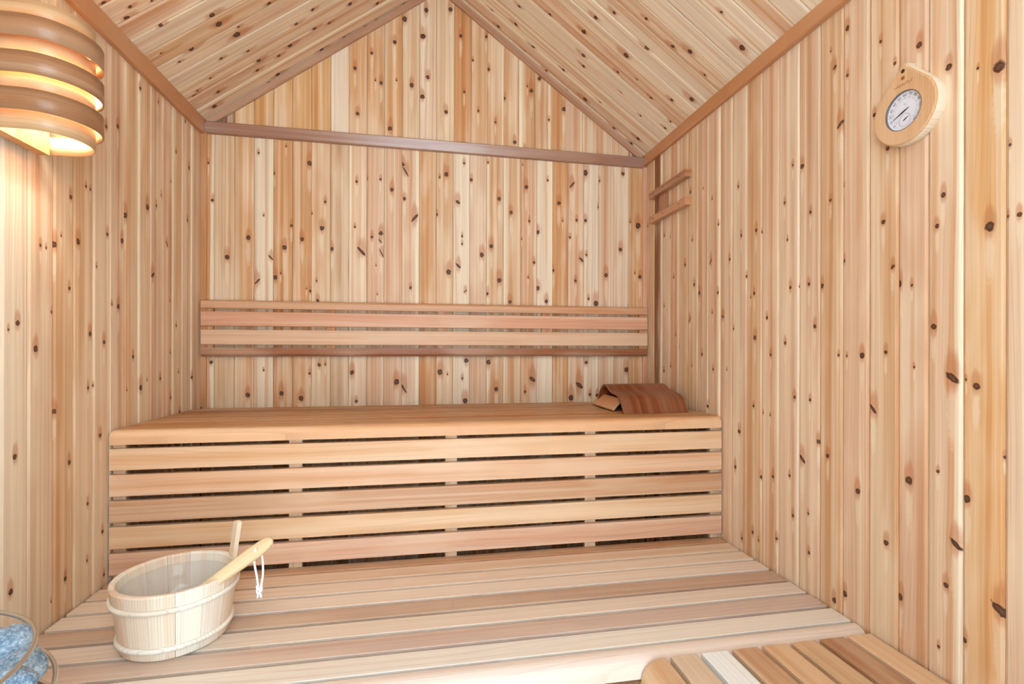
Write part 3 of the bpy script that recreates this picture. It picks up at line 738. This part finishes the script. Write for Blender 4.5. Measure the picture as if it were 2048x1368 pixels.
for e in me.edges:
    a_, b_ = e.vertices
    if (a_ < m_) == (b_ < m_): e.use_edge_sharp = True
o = obj('bent_sheet', me, VENEER, hd, Matrix(((0, 1, 0, hx0), (1, 0, 0, 1.96), (0, 0, 1, 0), (0, 0, 0, 1))))
dye(o, lin(136, 70, 36))
# light support board leaning underneath at the left end
tl = math.atan2(.043, .040)
o = obj('support_board', box('support_board', .235, .060, .010, .001), BENCH, hd, frame((.774, 2.008, .9385), (0, 1, 0), (-math.sin(tl), 0, math.cos(tl))))
dye(o, lin(214, 152, 102))

# ---- sliding vent on the right wall
vt = thing('wall_vent', 'wooden sliding vent with two rails high on the right wall near the corner', 'vent', (XR, 2.07, 1.77))
for z0, col in ((1.884, lin(172, 102, 58)), (1.766, lin(198, 124, 74))):
    o = obj('rail', box('rail', .335, .031, .030, .002), TRIM, vt, frame((XR - .015, 2.082, z0 + .0155), (0, -1, 0), (-1, 0, 0)))
    dye(o, col)
    for yy in (2.205, 2.11, 1.965):
        obj('screw', box('screw', .004, .004, .002), plain('screw_hole', lin(50, 26, 14), .8) if 'screw_hole' not in bpy.data.materials else bpy.data.materials['screw_hole'], o, frame((XR - .0305, yy, z0 + .0155), (0, -1, 0), (-1, 0, 0)))
o = obj('sliding_panel', box('sliding_panel', .090, .080, .008, .001), TRIM, vt, frame((XR - .006, 2.143, 1.840), (0, 0, 1), (-1, 0, 0)))
o.matrix_basis = wmat(vt).inverted() @ frame((XR - .006, 2.146, 1.8405), (0, 0, 1), (-1, 0, 0))
dye(o, lin(176, 104, 58))

# ---- thermometer
TY, TZ, TX = .9615, 1.708, XR - .027
tm = thing('thermometer', 'drop-shaped wooden thermometer with round white dial on the right wall', 'thermometer', (XR, TY, TZ - .075))
def drop(r, tip, n=64):
    """outline in (y toward camera, z) with a point at the top"""
    al = math.acos(r / tip)
    pts = []
    a0, a1 = math.pi / 2 + al, math.pi / 2 - al + 2 * math.pi
    for k in range(n + 1):
        a = a0 + (a1 - a0) * k / n
        pts.append((r * math.cos(a), r * math.sin(a)))
    tipw = .009
    e0 = pts[-1]
    for k in range(1, 9): pts.append((e0[0] + (tipw - e0[0]) * k / 9, e0[1] + (tip - .012 - e0[1]) * k / 9))
    pts += [(tipw, tip - .012), (tipw * .6, tip - .003), (0, tip), (-tipw * .6, tip - .003), (-tipw, tip - .012)]
    for k in range(8, 0, -1): pts.append((-(e0[0] + (tipw - e0[0]) * k / 9), e0[1] + (tip - .012 - e0[1]) * k / 9))
    return pts
def therm_local(M_n=None):
    # local x = up, local z = into the room (-X), local y = n x ex = (-1,0,0)x(0,0,1) = (0,1,0): away from the camera
    return frame((XR, TY, TZ), (0, 0, 1), (-1, 0, 0))
TM = therm_local()
out = drop(.0755, .110)
DC = (.000, .000)                       # dial centre (y, z) local to body centre
rings = []
for sc_, zz in ((1, 0.0), (1, .022), (.985, .0255), (.96, .027)):
    rings.append([(p[1] * sc_, -p[0] * sc_, zz) for p in out])
dial_r = .0440
m_ = len(out)
hole = []
for p in out:
    a = math.atan2(p[1], p[0]); hole.append((dial_r * math.sin(a), -dial_r * math.cos(a)))
rings.append([(h[0], h[1], .027) for h in hole]); rings.append([(h[0], h[1], .020) for h in hole])
o = obj('body', loft('body', rings, True, True, False), PINE, tm, TM); dye(o, lin(222, 172, 124))
# pale bevelled rim of the body
rim = obj('side_band', loft('side_band', [[(p[1] * s_, -p[0] * s_, z_) for p in out] for s_, z_ in ((1.0, .0), (1.006, .001), (1.006, .021), (1.0, .022))], True, False, True), PINE, tm, TM)
dye(rim, lin(238, 216, 184))
WHITE = plain('dial_white', lin(226, 228, 238), .35)
BLACK = plain('dial_black', lin(40, 34, 34), .5)
GREY = plain('dial_grey', lin(150, 140, 150), .5)
STEEL = plain('steel', lin(150, 150, 152), .3, 1.0)
def disc(name, r, z, mat, parent, cy=0, cx=0, t=.001, n=48):
    v = [(cx + r * math.cos(2 * math.pi * k / n), cy + r * math.sin(2 * math.pi * k / n), zz) for zz in (z - t, z) for k in range(n)]
    f = [tuple(range(n))[::-1], tuple(range(n, 2 * n))] + [(k, (k + 1) % n, n + (k + 1) % n, n + k) for k in range(n)]
    return obj(name, mesh(name, v, f), mat, parent, TM)
dial = disc('dial', .0437, .0215, WHITE, tm)
obj('bezel', loft('bezel', [[(r_ * math.cos(2 * math.pi * k / 48), r_ * math.sin(2 * math.pi * k / 48), z_) for k in range(48)] for r_, z_ in ((.0439, .0212), (.0439, .0268), (.0425, .0268), (.0425, .0212))], True, False, False), STEEL, tm, TM)
def text(parent, s, size, cx, cy, z, mat, rot=0.0, name='numeral'):
    """flat lettering; local x up, y away: reading direction (towards the camera side, left to right seen from the room)"""
    cu = bpy.data.curves.new('lettering', 'FONT'); cu.body = s; cu.size = size
    cu.align_x = 'CENTER'; cu.align_y = 'CENTER'; cu.resolution_u = 2
    tmp = bpy.data.objects.new('lettering', cu); COL.objects.link(tmp)
    dg = bpy.context.evaluated_depsgraph_get()
    me = bpy.data.meshes.new_from_object(tmp.evaluated_get(dg))
    bpy.data.objects.remove(tmp, do_unlink=True)
    me.name = name; me.materials.clear()
    # text x -> local -y (right as seen from the room is towards the camera = -Y), text y -> local x
    R = Matrix(((0, 1, 0, cx), (-1, 0, 0, cy), (0, 0, 1, z), (0, 0, 0, 1))) @ Matrix.Rotation(rot, 4, 'Z')
    return obj(name, me, mat, parent, TM @ R)
for k in range(13):
    val_ = k * 10
    a = math.radians(225 - k * 22.5)            # 0 at lower left, clockwise
    tx, ty = math.cos(a), math.sin(a)           # tx to the right, ty up
    text(dial, str(val_), .0085, .0352 * ty, -.0352 * tx, .0218, BLACK, a - math.pi / 2)
me = bpy.data.meshes.new('scale_marks'); vv, ff = [], []
for k in range(61):
    a = math.radians(225 - k * 4.5); big = k % 5 == 0
    r0, r1, w = (.0262, .0302, .0004) if big else (.0275, .0298, .0002)
    c, s = math.cos(a), math.sin(a); i0 = len(vv)
    for r, e in ((r0, -w), (r1, -w), (r1, w), (r0, w)):
        X_, Y_ = r * c - e * s, r * s + e * c
        vv.append((Y_, -X_, .0218))
    ff.append((i0, i0 + 1, i0 + 2, i0 + 3))
for k in range(21):
    a = math.radians(210 - k * 12); c, s = math.cos(a), math.sin(a); i0 = len(vv)
    for r, e in ((.0118, -.0002), (.0138, -.0002), (.0138, .0002), (.0118, .0002)):
        X_, Y_ = r * c - e * s, r * s + e * c
        vv.append((Y_ - .0205, -X_, .0218))
    ff.append((i0, i0 + 1, i0 + 2, i0 + 3))
me.from_pydata(vv, [], ff); obj('scale_marks', me, GREY, dial, TM)
text(dial, '\u00b0C', .007, .0145, 0, .0218, GREY)
obj('humidity_ring', loft('humidity_ring', [[(-.0205 + r_ * math.cos(2 * math.pi * k / 32), r_ * math.sin(2 * math.pi * k / 32), .0219) for k in range(32)] for r_ in (.0146, .0140)], True, False, False), GREY, dial, TM)
def needle(ax, ay, ang, l1, l2, w, name, col):
    c, s = math.cos(ang), math.sin(ang)
    P = [(l1, 0), (.15 * l1, w), (-l2 * .3, w * .7), (-l2, 0), (-l2 * .3, -w * .7), (.15 * l1, -w)]
    v = [(ax + p[0] * s + p[1] * c, ay - (p[0] * c - p[1] * s), z_) for z_ in (.0225, .0232) for p in P]
    n_ = len(P)
    f = [tuple(range(n_)), tuple(range(2 * n_ - 1, n_ - 1, -1))] + [(k, n_ + k, n_ + (k + 1) % n_, (k + 1) % n_) for k in range(n_)]
    return obj(name, mesh(name, v, f), col, dial, TM)
needle(0, 0, math.radians(202), .031, .012, .0016, 'temperature_needle', BLACK)
needle(-.0205, 0, math.radians(28), .012, .004, .0013, 'humidity_needle', BLACK)
BURN = plain('burnt_brand', lin(168, 92, 40), .7)
hh = disc('hanging_hole', .0045, .0273, plain('hole_dark', lin(54, 28, 14), .8), tm, 0, .090, .0004, 20)
sq = obj('brand_square', box('brand_square', .0075, .0075, .0004), BURN, tm, TM @ Matrix.Translation((.0745, 0, .0272)))
# row of illegible burnt letters
vv, ff = [], []
rg = random.Random(3)
for k in range(11):
    cx = -.020 + k * .004
    h = rg.choice((.0035, .0048, .0060)); w = .0011
    for dx_, dz_, ww, hh_ in ((0, 0, w, h), (.0018, rg.choice((0, h - .001)), .0024, .0010)):
        i0 = len(vv)
        for a_, b_ in ((0, 0), (ww, 0), (ww, hh_), (0, hh_)):
            vv.append((.0590 + dz_ + b_ - .002, -(cx + dx_ + a_), .0273))
        ff.append((i0, i0 + 1, i0 + 2, i0 + 3))
obj('brand_lettering', mesh('brand_lettering', vv, ff), BURN, tm, TM)

# ---- wall lamp
LZ, LYC = 1.630, 1.314
LBL = lin(206, 158, 110)
lp = thing('wall_lamp', 'glowing wall lamp with a shade of stacked bent wood bands', 'lamp', (XL, LYC, LZ))
SHADE = wood('bent_veneer', 0, 0.30, 0.08, 0.25, 0.2, 0.5, 140.0)
def band(r, z0, h, name, col):
    t, xs = .0028, XL + .091
    path = [(XL + .020, LYC - r), (XL + .055, LYC - r)]
    for k in range(25):
        a = -math.pi / 2 + math.pi * k / 24
        path.append((xs + r * math.cos(a), LYC + r * math.sin(a)))
    path += [(XL + .055, LYC + r), (XL + .020, LYC + r)]
    N = len(path); inn = []
    for i, p in enumerate(path):
        a, c = path[max(i - 1, 0)], path[min(i + 1, N - 1)]
        dx, dy = c[0] - a[0], c[1] - a[1]; l = math.hypot(dx, dy)
        inn.append((p[0] - dy / l * t, p[1] + dx / l * t))
    v = []
    for q, z in ((path, 0), (path, h), (inn, h), (inn, 0)):
        v += [(p[0], p[1], z) for p in q]
    f = []
    for j in range(4):
        for i in range(N - 1):
            f.append((j * N + i, j * N + i + 1, ((j + 1) % 4) * N + i + 1, ((j + 1) % 4) * N + i))
    f += [(0, N, 2 * N, 3 * N), (4 * N - 1, 3 * N - 1, 2 * N - 1, N - 1)]
    me = mesh(name, v, f)
    # smooth along the bend only: mark by faces of the two vertical shells
    for i, p in enumerate(me.polygons): p.use_smooth = len(p.vertices) == 4 and ((i // (N - 1)) in (0, 2))
    # grain runs along the band: local x is the height here, so swap axes
    for vtx in me.vertices:
        X_, Y_, Z_ = vtx.co; vtx.co = (Y_ - LYC, Z_, X_ - XL)
    M = Matrix(((0, 0, 1, XL), (1, 0, 0, LYC), (0, 1, 0, z0), (0, 0, 0, 1)))
    o = obj(name, me, SHADE, lp, M); dye(o, col); return o
for i in range(4):
    band(.080, LZ + .0783 * i, .043, 'inner_band', lin(212, 166, 118))
for i in range(3):
    band(.0955, LZ + .0350 + .0783 * i, .0465, 'outer_band', lin(166, 116, 78))
bk = obj('back_board', box('back_board', .290, .148, .024, .001), FRAMEW, lp, frame((XL + .031, LYC, LZ + .145 - .003), (0, 0, 1), (1, 0, 0))); dye(bk, lin(214, 150, 92))
for zz in (LZ + .06, LZ + .24):
    o = obj('mounting_block', box('mounting_block', .030, .060, .018, .001), FRAMEW, lp, frame((XL + .0095, LYC, zz), (0, 0, 1), (1, 0, 0))); dye(o, lin(214, 150, 92))
BULB = plain('lit_bulb', (1.0, 0.92, 0.80), .3, emit=LAMP_POWER)
n_ = 20
o = obj('bulb', loft('bulb', [[(.026 * math.sin(math.pi * j / 12) * math.cos(2 * math.pi * k / n_), .026 * math.sin(math.pi * j / 12) * math.sin(2 * math.pi * k / n_), -.042 * math.cos(math.pi * j / 12)) for k in range(n_)] for j in range(1, 12)], True, True), BULB, lp, Matrix.Translation((XL + .098, LYC, LZ + .130)))
obj('socket', tube('socket', [(XL + .044, LYC, LZ + .18), (XL + .098, LYC, LZ + .18), (XL + .098, LYC, LZ + .17)], [.012, .014, .016], 12), plain('socket_white', lin(230, 226, 220), .4), lp)

# ---- bucket
BX, BY, BZ = -.5905, 1.3545, Z_LOW
BH, R0, R1, BT = .156, .1125, .1345, .0135
bu = thing('bucket', 'round pale pine bucket with two hoops standing on the lower bench', 'bucket', (BX, BY, BZ))
BM = Matrix.Translation((BX, BY, BZ + .0008))
NST = 15
def rad(z): return R0 + (R1 - R0) * z / BH
st_cols = [lin(244, 224, 196), lin(238, 208, 178), lin(246, 234, 212), lin(240, 216, 190), lin(244, 228, 206)]
EAR = math.atan2(1.4405 - BY, -.4872 - BX)
for i in range(NST):
    a0, a1 = EAR + 2 * math.pi * (i - .5) / NST + .003, EAR + 2 * math.pi * (i + .5) / NST - .003
    rings = []
    for z, ins in ((0.0, .004), (.004, 0), (BH - .004, 0), (BH, .003)):
        R = rad(z) - ins
        rings.append([(R * math.cos(a0 + (a1 - a0) * k / 4), R * math.sin(a0 + (a1 - a0) * k / 4), z) for k in range(5)]
                     + [((rad(z) - BT + (ins if z > .1 else 0)) * math.cos(a1 + (a0 - a1) * k / 4), (rad(z) - BT + (ins if z > .1 else 0)) * math.sin(a1 + (a0 - a1) * k / 4), z) for k in range(5)])
    me = loft('stave', rings, True, True, False)
    am = (a0 + a1) / 2
    # stave-local frame: x up (grain), y tangential
    F = Matrix(((0, -math.sin(am), math.cos(am), 0), (0, math.cos(am), math.sin(am), 0), (1, 0, 0, 0), (0, 0, 0, 1)))
    me.transform(F.inverted())
    o = obj('stave', me, PINE, bu, BM @ F); dye(o, st_cols[(i * 7) % 5])
    if i == 0:                     # one stave carries on upward as a handle
        q = [(BH - .012, -.0125), (BH + .085, -.0125), (BH + .088, -.006), (BH + .088, .006), (BH + .085, .0125), (BH - .012, .0125)]
        off = lambda xx: rad(xx) - BT + .001
        v = [(p[0], p[1], off(p[0]) + d) for d in (0, .011) for p in q]
        f = [tuple(range(6))[::-1], tuple(range(6, 12))] + [(k, (k + 1) % 6, 6 + (k + 1) % 6, 6 + k) for k in range(6)]
        ear = obj('upright_handle', mesh('upright_handle', v, f), PINE, bu, BM @ F); dye(ear, lin(238, 216, 182))
for zc in (.028, BH - .037):
    R = rad(zc) + .0025
    me = loft('hoop', [[((R + .0045 * math.cos(b_)) * math.cos(2 * math.pi * k / 64), (R + .0045 * math.cos(b_)) * math.sin(2 * math.pi * k / 64), zc + .0062 * math.sin(b_)) for k in range(64)] for b_ in [2 * math.pi * j / 10 for j in range(11)]], True, False)
    o = obj('hoop', me, PINE, bu, BM); dye(o, lin(248, 236, 216))
o = obj('base', prism('base', [((R0 - .010) * math.cos(2 * math.pi * k / 32), (R0 - .010) * math.sin(2 * math.pi * k / 32)) for k in range(32)], 0, .010), PINE, bu, BM @ Matrix(((0, 1, 0, 0), (0, 0, 1, 0), (1, 0, 0, .004), (0, 0, 0, 1))))
dye(o, lin(232, 204, 168))
LINER = clear('milky_liner', (1, 1, 1), 0.04, .16)
ri = lambda z: rad(z) - BT - .0022
me = loft('liner', [[(r_ * math.cos(2 * math.pi * k / 48), r_ * math.sin(2 * math.pi * k / 48), z_) for k in range(48)] for r_, z_ in
                    ((.001, .016), (ri(.016) - .006, .016), (ri(.03), .03), (ri(BH - .026), BH - .026), (ri(BH - .022) + .0012, BH - .022), (ri(BH - .022) - .001, BH - .022), (ri(.03) - .0012, .031), (ri(.016) - .008, .018), (.001, .018))], True, False)
obj('plastic_liner', me, LINER, bu, BM)

# ---- ladle resting in the bucket
P1 = Vector((-.4535, 1.3105, .6245)); P2 = Vector((-.3665, 1.3365, .682))
d = (P2 - P1).normalized()
P0 = P1 - d * .185
ld = thing('ladle', 'pale wooden ladle with a white cord leaning out of the bucket', 'ladle', tuple(P0))
side = d.cross(Vector((0, 0, 1))).normalized(); nn = side.cross(d).normalized()
# the broad face is turned partly towards the aisle
rotf = Matrix.Rotation(math.radians(38), 3, d); side = (rotf @ side).normalized(); nn = (rotf @ nn).normalized()
LH = (P2 - P0).length
sec = []
for s_, w, t in ((0, .0105, .007), (.05, .011, .0075), (.12, .0135, .008), (.18, .0165, .0085), (.23, .0185, .0085), (.262, .0180, .008), (.278, .0150, .007), (.287, .0100, .006), (.291, .0040, .004)):
    c = P0 + d * (s_ * LH / .291)
    ring = []
    for k in range(16):
        a = 2 * math.pi * k / 16
        cx, cy = math.cos(a), math.sin(a)
        e = .6
        ring.append(c + side * (w * math.copysign(abs(cx) ** e, cx)) + nn * (t * math.copysign(abs(cy) ** e, cy)))
    sec.append(ring)
LM = Matrix.Identity(4)
for i in range(3): LM[i][0], LM[i][1], LM[i][2], LM[i][3] = d[i], nn.cross(d)[i], nn[i], P0[i]
me = loft('handle', sec, True, True); me.transform(LM.inverted())
o = obj('handle', me, PINE, ld, LM); dye(o, lin(238, 210, 160))
# bowl of the ladle deep in the bucket
bc = P0 - d * .02 + Vector((-.012, .02, -.016))
rings = []
for r_, z_ in ((.006, -.024), (.022, -.022), (.032, -.010), (.035, .010), (.032, .010), (.029, -.008), (.02, -.017), (.006, -.019)):
    rings.append([(bc.x + r_ * math.cos(2 * math.pi * k / 24), bc.y + r_ * math.sin(2 * math.pi * k / 24), bc.z + z_) for k in range(24)])
o = obj('bowl', loft('bowl', rings, True, True), PINE, ld); dye(o, lin(226, 180, 120))
# cord through the hole near the end
CORD = plain('white_cord', lin(244, 244, 246), .8)
hole_c = P0 + d * (.252 * LH / .291)
h1, h2 = hole_c + nn * .0092, hole_c - nn * .0092
low = Vector(((h1.x + h2.x) / 2 + .004, (h1.y + h2.y) / 2, hole_c.z - .094))
obj('hole', prism('hole', [(.0032 * math.cos(2 * math.pi * k / 12), .0032 * math.sin(2 * math.pi * k / 12)) for k in range(12)], -.0090, .0090), bpy.data.materials['hole_dark'], ld, frame(hole_c, nn, d))
def catmull(P, n=6): return [Vector(q) for q in densify([tuple(p) for p in P], n)]
cp = catmull([low + Vector((-.002, 0, 0)), low + Vector((-.006, 0, .03)), h1 + Vector((-.004, 0, -.030)), h1 + nn * .003 + Vector((0, 0, -.004)), h1, hole_c, h2, h2 - nn * .003 + Vector((.004, 0, -.006)), h2 + Vector((.008, 0, -.030)), low + Vector((.008, 0, .03)), low + Vector((.003, 0, 0))], 4)
cd = obj('cord', tube('cord', cp, .0027, 8), CORD, ld)
kn = []
for k in range(60):
    t = k / 59 * 2 * math.pi * 3
    kn.append(low + Vector((.0055 * math.cos(t), .0055 * math.sin(t), .004 - .013 * k / 59 + .003 * math.sin(2.5 * t))))
obj('cord_knot', tube('cord_knot', kn, .0026, 7), CORD, cd)
for s_ in (-1, 1):
    obj('cord_end', tube('cord_end', [low + Vector((0, 0, -.009)), low + Vector((s_ * .003, 0, -.016)), low + Vector((s_ * .004, .001, -.024))], [.003, .0028, .0035], 7), CORD, cd)

# ---- heater with wire basket of stones
HX, HY = -.627, .622
ht = thing('sauna_heater', 'round wire basket heater filled with stones at the left edge', 'heater', (HX, HY, .014))
RINGS = [(.800, .1815), (.748, .200), (.694, .2085), (.640, .209), (.586, .203), (.532, .190), (.478, .170), (.424, .144)]
HSTEEL = plain('brushed_steel', lin(214, 212, 210), .28, 1.0)
for z, r in RINGS:
    obj('ring', tube('ring', [(HX + r * math.cos(2 * math.pi * k / 72), HY + r * math.sin(2 * math.pi * k / 72), z) for k in range(72)], .0027, 8, True), HSTEEL, ht)
for k in range(10):
    a = 2 * math.pi * (k + .35) / 10
    if k == 0: continue
    obj('rib', tube('rib', [(HX + (r - .0062) * math.cos(a), HY + (r - .0062) * math.sin(a), z) for z, r in RINGS[2:]], .003, 6), HSTEEL, ht)
DST = plain('dark_steel', lin(44, 46, 50), .4, .6)
n_ = 40
obj('base', loft('base', [[(HX + r_ * math.cos(2 * math.pi * k / n_), HY + r_ * math.sin(2 * math.pi * k / n_), z_) for k in range(n_)] for r_, z_ in ((.10, .016), (.13, .030), (.135, .40), (.142, .42), (.10, .42))], True, True, False), DST, ht)
obj('inner_shell', loft('inner_shell', [[(HX + r_ * math.cos(2 * math.pi * k / n_), HY + r_ * math.sin(2 * math.pi * k / n_), z_) for k in range(n_)] for r_, z_ in ((.08, .42), (.12, .46), (.172, .60), (.172, .712))], True, True, False), DST, ht)
for k in range(3):
    a = 2 * math.pi * k / 3 + .4
    obj('foot', tube('foot', [(HX + .10 * math.cos(a), HY + .10 * math.sin(a), .03), (HX + .13 * math.cos(a), HY + .13 * math.sin(a), .016)], .014, 8), DST, ht)

STONE = bpy.data.materials.new('blue_grey_stone'); T = NT(STONE)
tc = T.add('ShaderNodeTexCoord').outputs['Object']
n1 = T.noise(tc, 30.0, 5.0, 0.65); n2 = T.noise(tc, 260.0, 4.0, 0.75)
c = T.mix(T.remap(n1, .35, .65, 0, 1), lin(112, 150, 182), lin(178, 206, 226))
c = T.mix(T.remap(n2, .50, .66, 0, .85), c, lin(226, 236, 242))
c = T.mix(T.remap(n2, .34, .48, .75, 0), c, lin(76, 108, 150))
bp = T.add('ShaderNodeBump'); bp.inputs['Strength'].default_value = .8; bp.inputs['Distance'].default_value = .004; T.link(n2, bp.inputs['Height'])
T.bsdf(Base_Color=c, Roughness=.7, Normal=bp.outputs[0])
def stone(cx, cy, cz, rx, ry, rz, seed, rot):
    rg = random.Random(seed)
    ph = [(rg.uniform(0, 6.28), rg.uniform(0, 6.28), rg.uniform(.04, .10)) for _ in range(5)]
    rings = []
    for j in range(1, 16):
        la = math.pi * j / 16; ring = []
        for k in range(24):
            lo_ = 2 * math.pi * k / 24
            u = Vector((math.sin(la) * math.cos(lo_), math.sin(la) * math.sin(lo_), -math.cos(la)))
            s = 1.0
            for q, (a, b_, m) in enumerate(ph):
                ax = Vector((math.cos(a) * math.sin(b_), math.sin(a) * math.sin(b_), math.cos(b_)))
                s -= m * max(0, u.dot(ax) - .55) * 2.2       # flattened facets
                s += .022 * math.sin(6 * u.dot(ax) + q) + .010 * math.sin(14 * u.dot(ax) + 2 * q)
            ring.append((u.x * rx * s, u.y * ry * s, u.z * rz * s))
        rings.append(ring)
    o = obj('sauna_stone', loft('sauna_stone', rings, True, True), STONE, None, Matrix.Translation((cx, cy, cz)) @ Matrix.Rotation(rot, 4, 'Z'))
    return o
STONES = []
for i in range(18):
    a = math.radians(33 + 20 * i)
    STONES.append((HX + .166 * math.cos(a), HY + .166 * math.sin(a), .762 if i % 2 == 0 else .770, .0275, .0285, .0270))
for i in range(11):
    a = math.radians(31 + 360 / 11 * i)
    STONES.append((HX + .104 * math.cos(a), HY + .104 * math.sin(a), .786, .0285, .0290, .0260))
for i in range(5):
    a = math.radians(20 + 72 * i)
    STONES.append((HX + .046 * math.cos(a), HY + .046 * math.sin(a), .800, .027, .026, .026))
SLAB = {0: 'rounded pale blue stone inside the lower ring of the heater, nearest the bucket', 1: 'pale blue stone just inside the top ring of the heater', 18: 'blue-grey stone cut off by the photo corner, below the heater top ring'}
for i, s in enumerate(STONES):
    o = stone(*s, seed=40 + i, rot=i * .9)
    tag(o, SLAB.get(i, 'blue-grey stone heaped in the hidden rest of the heater basket'), 'stone', 'stones heaped in the heater')
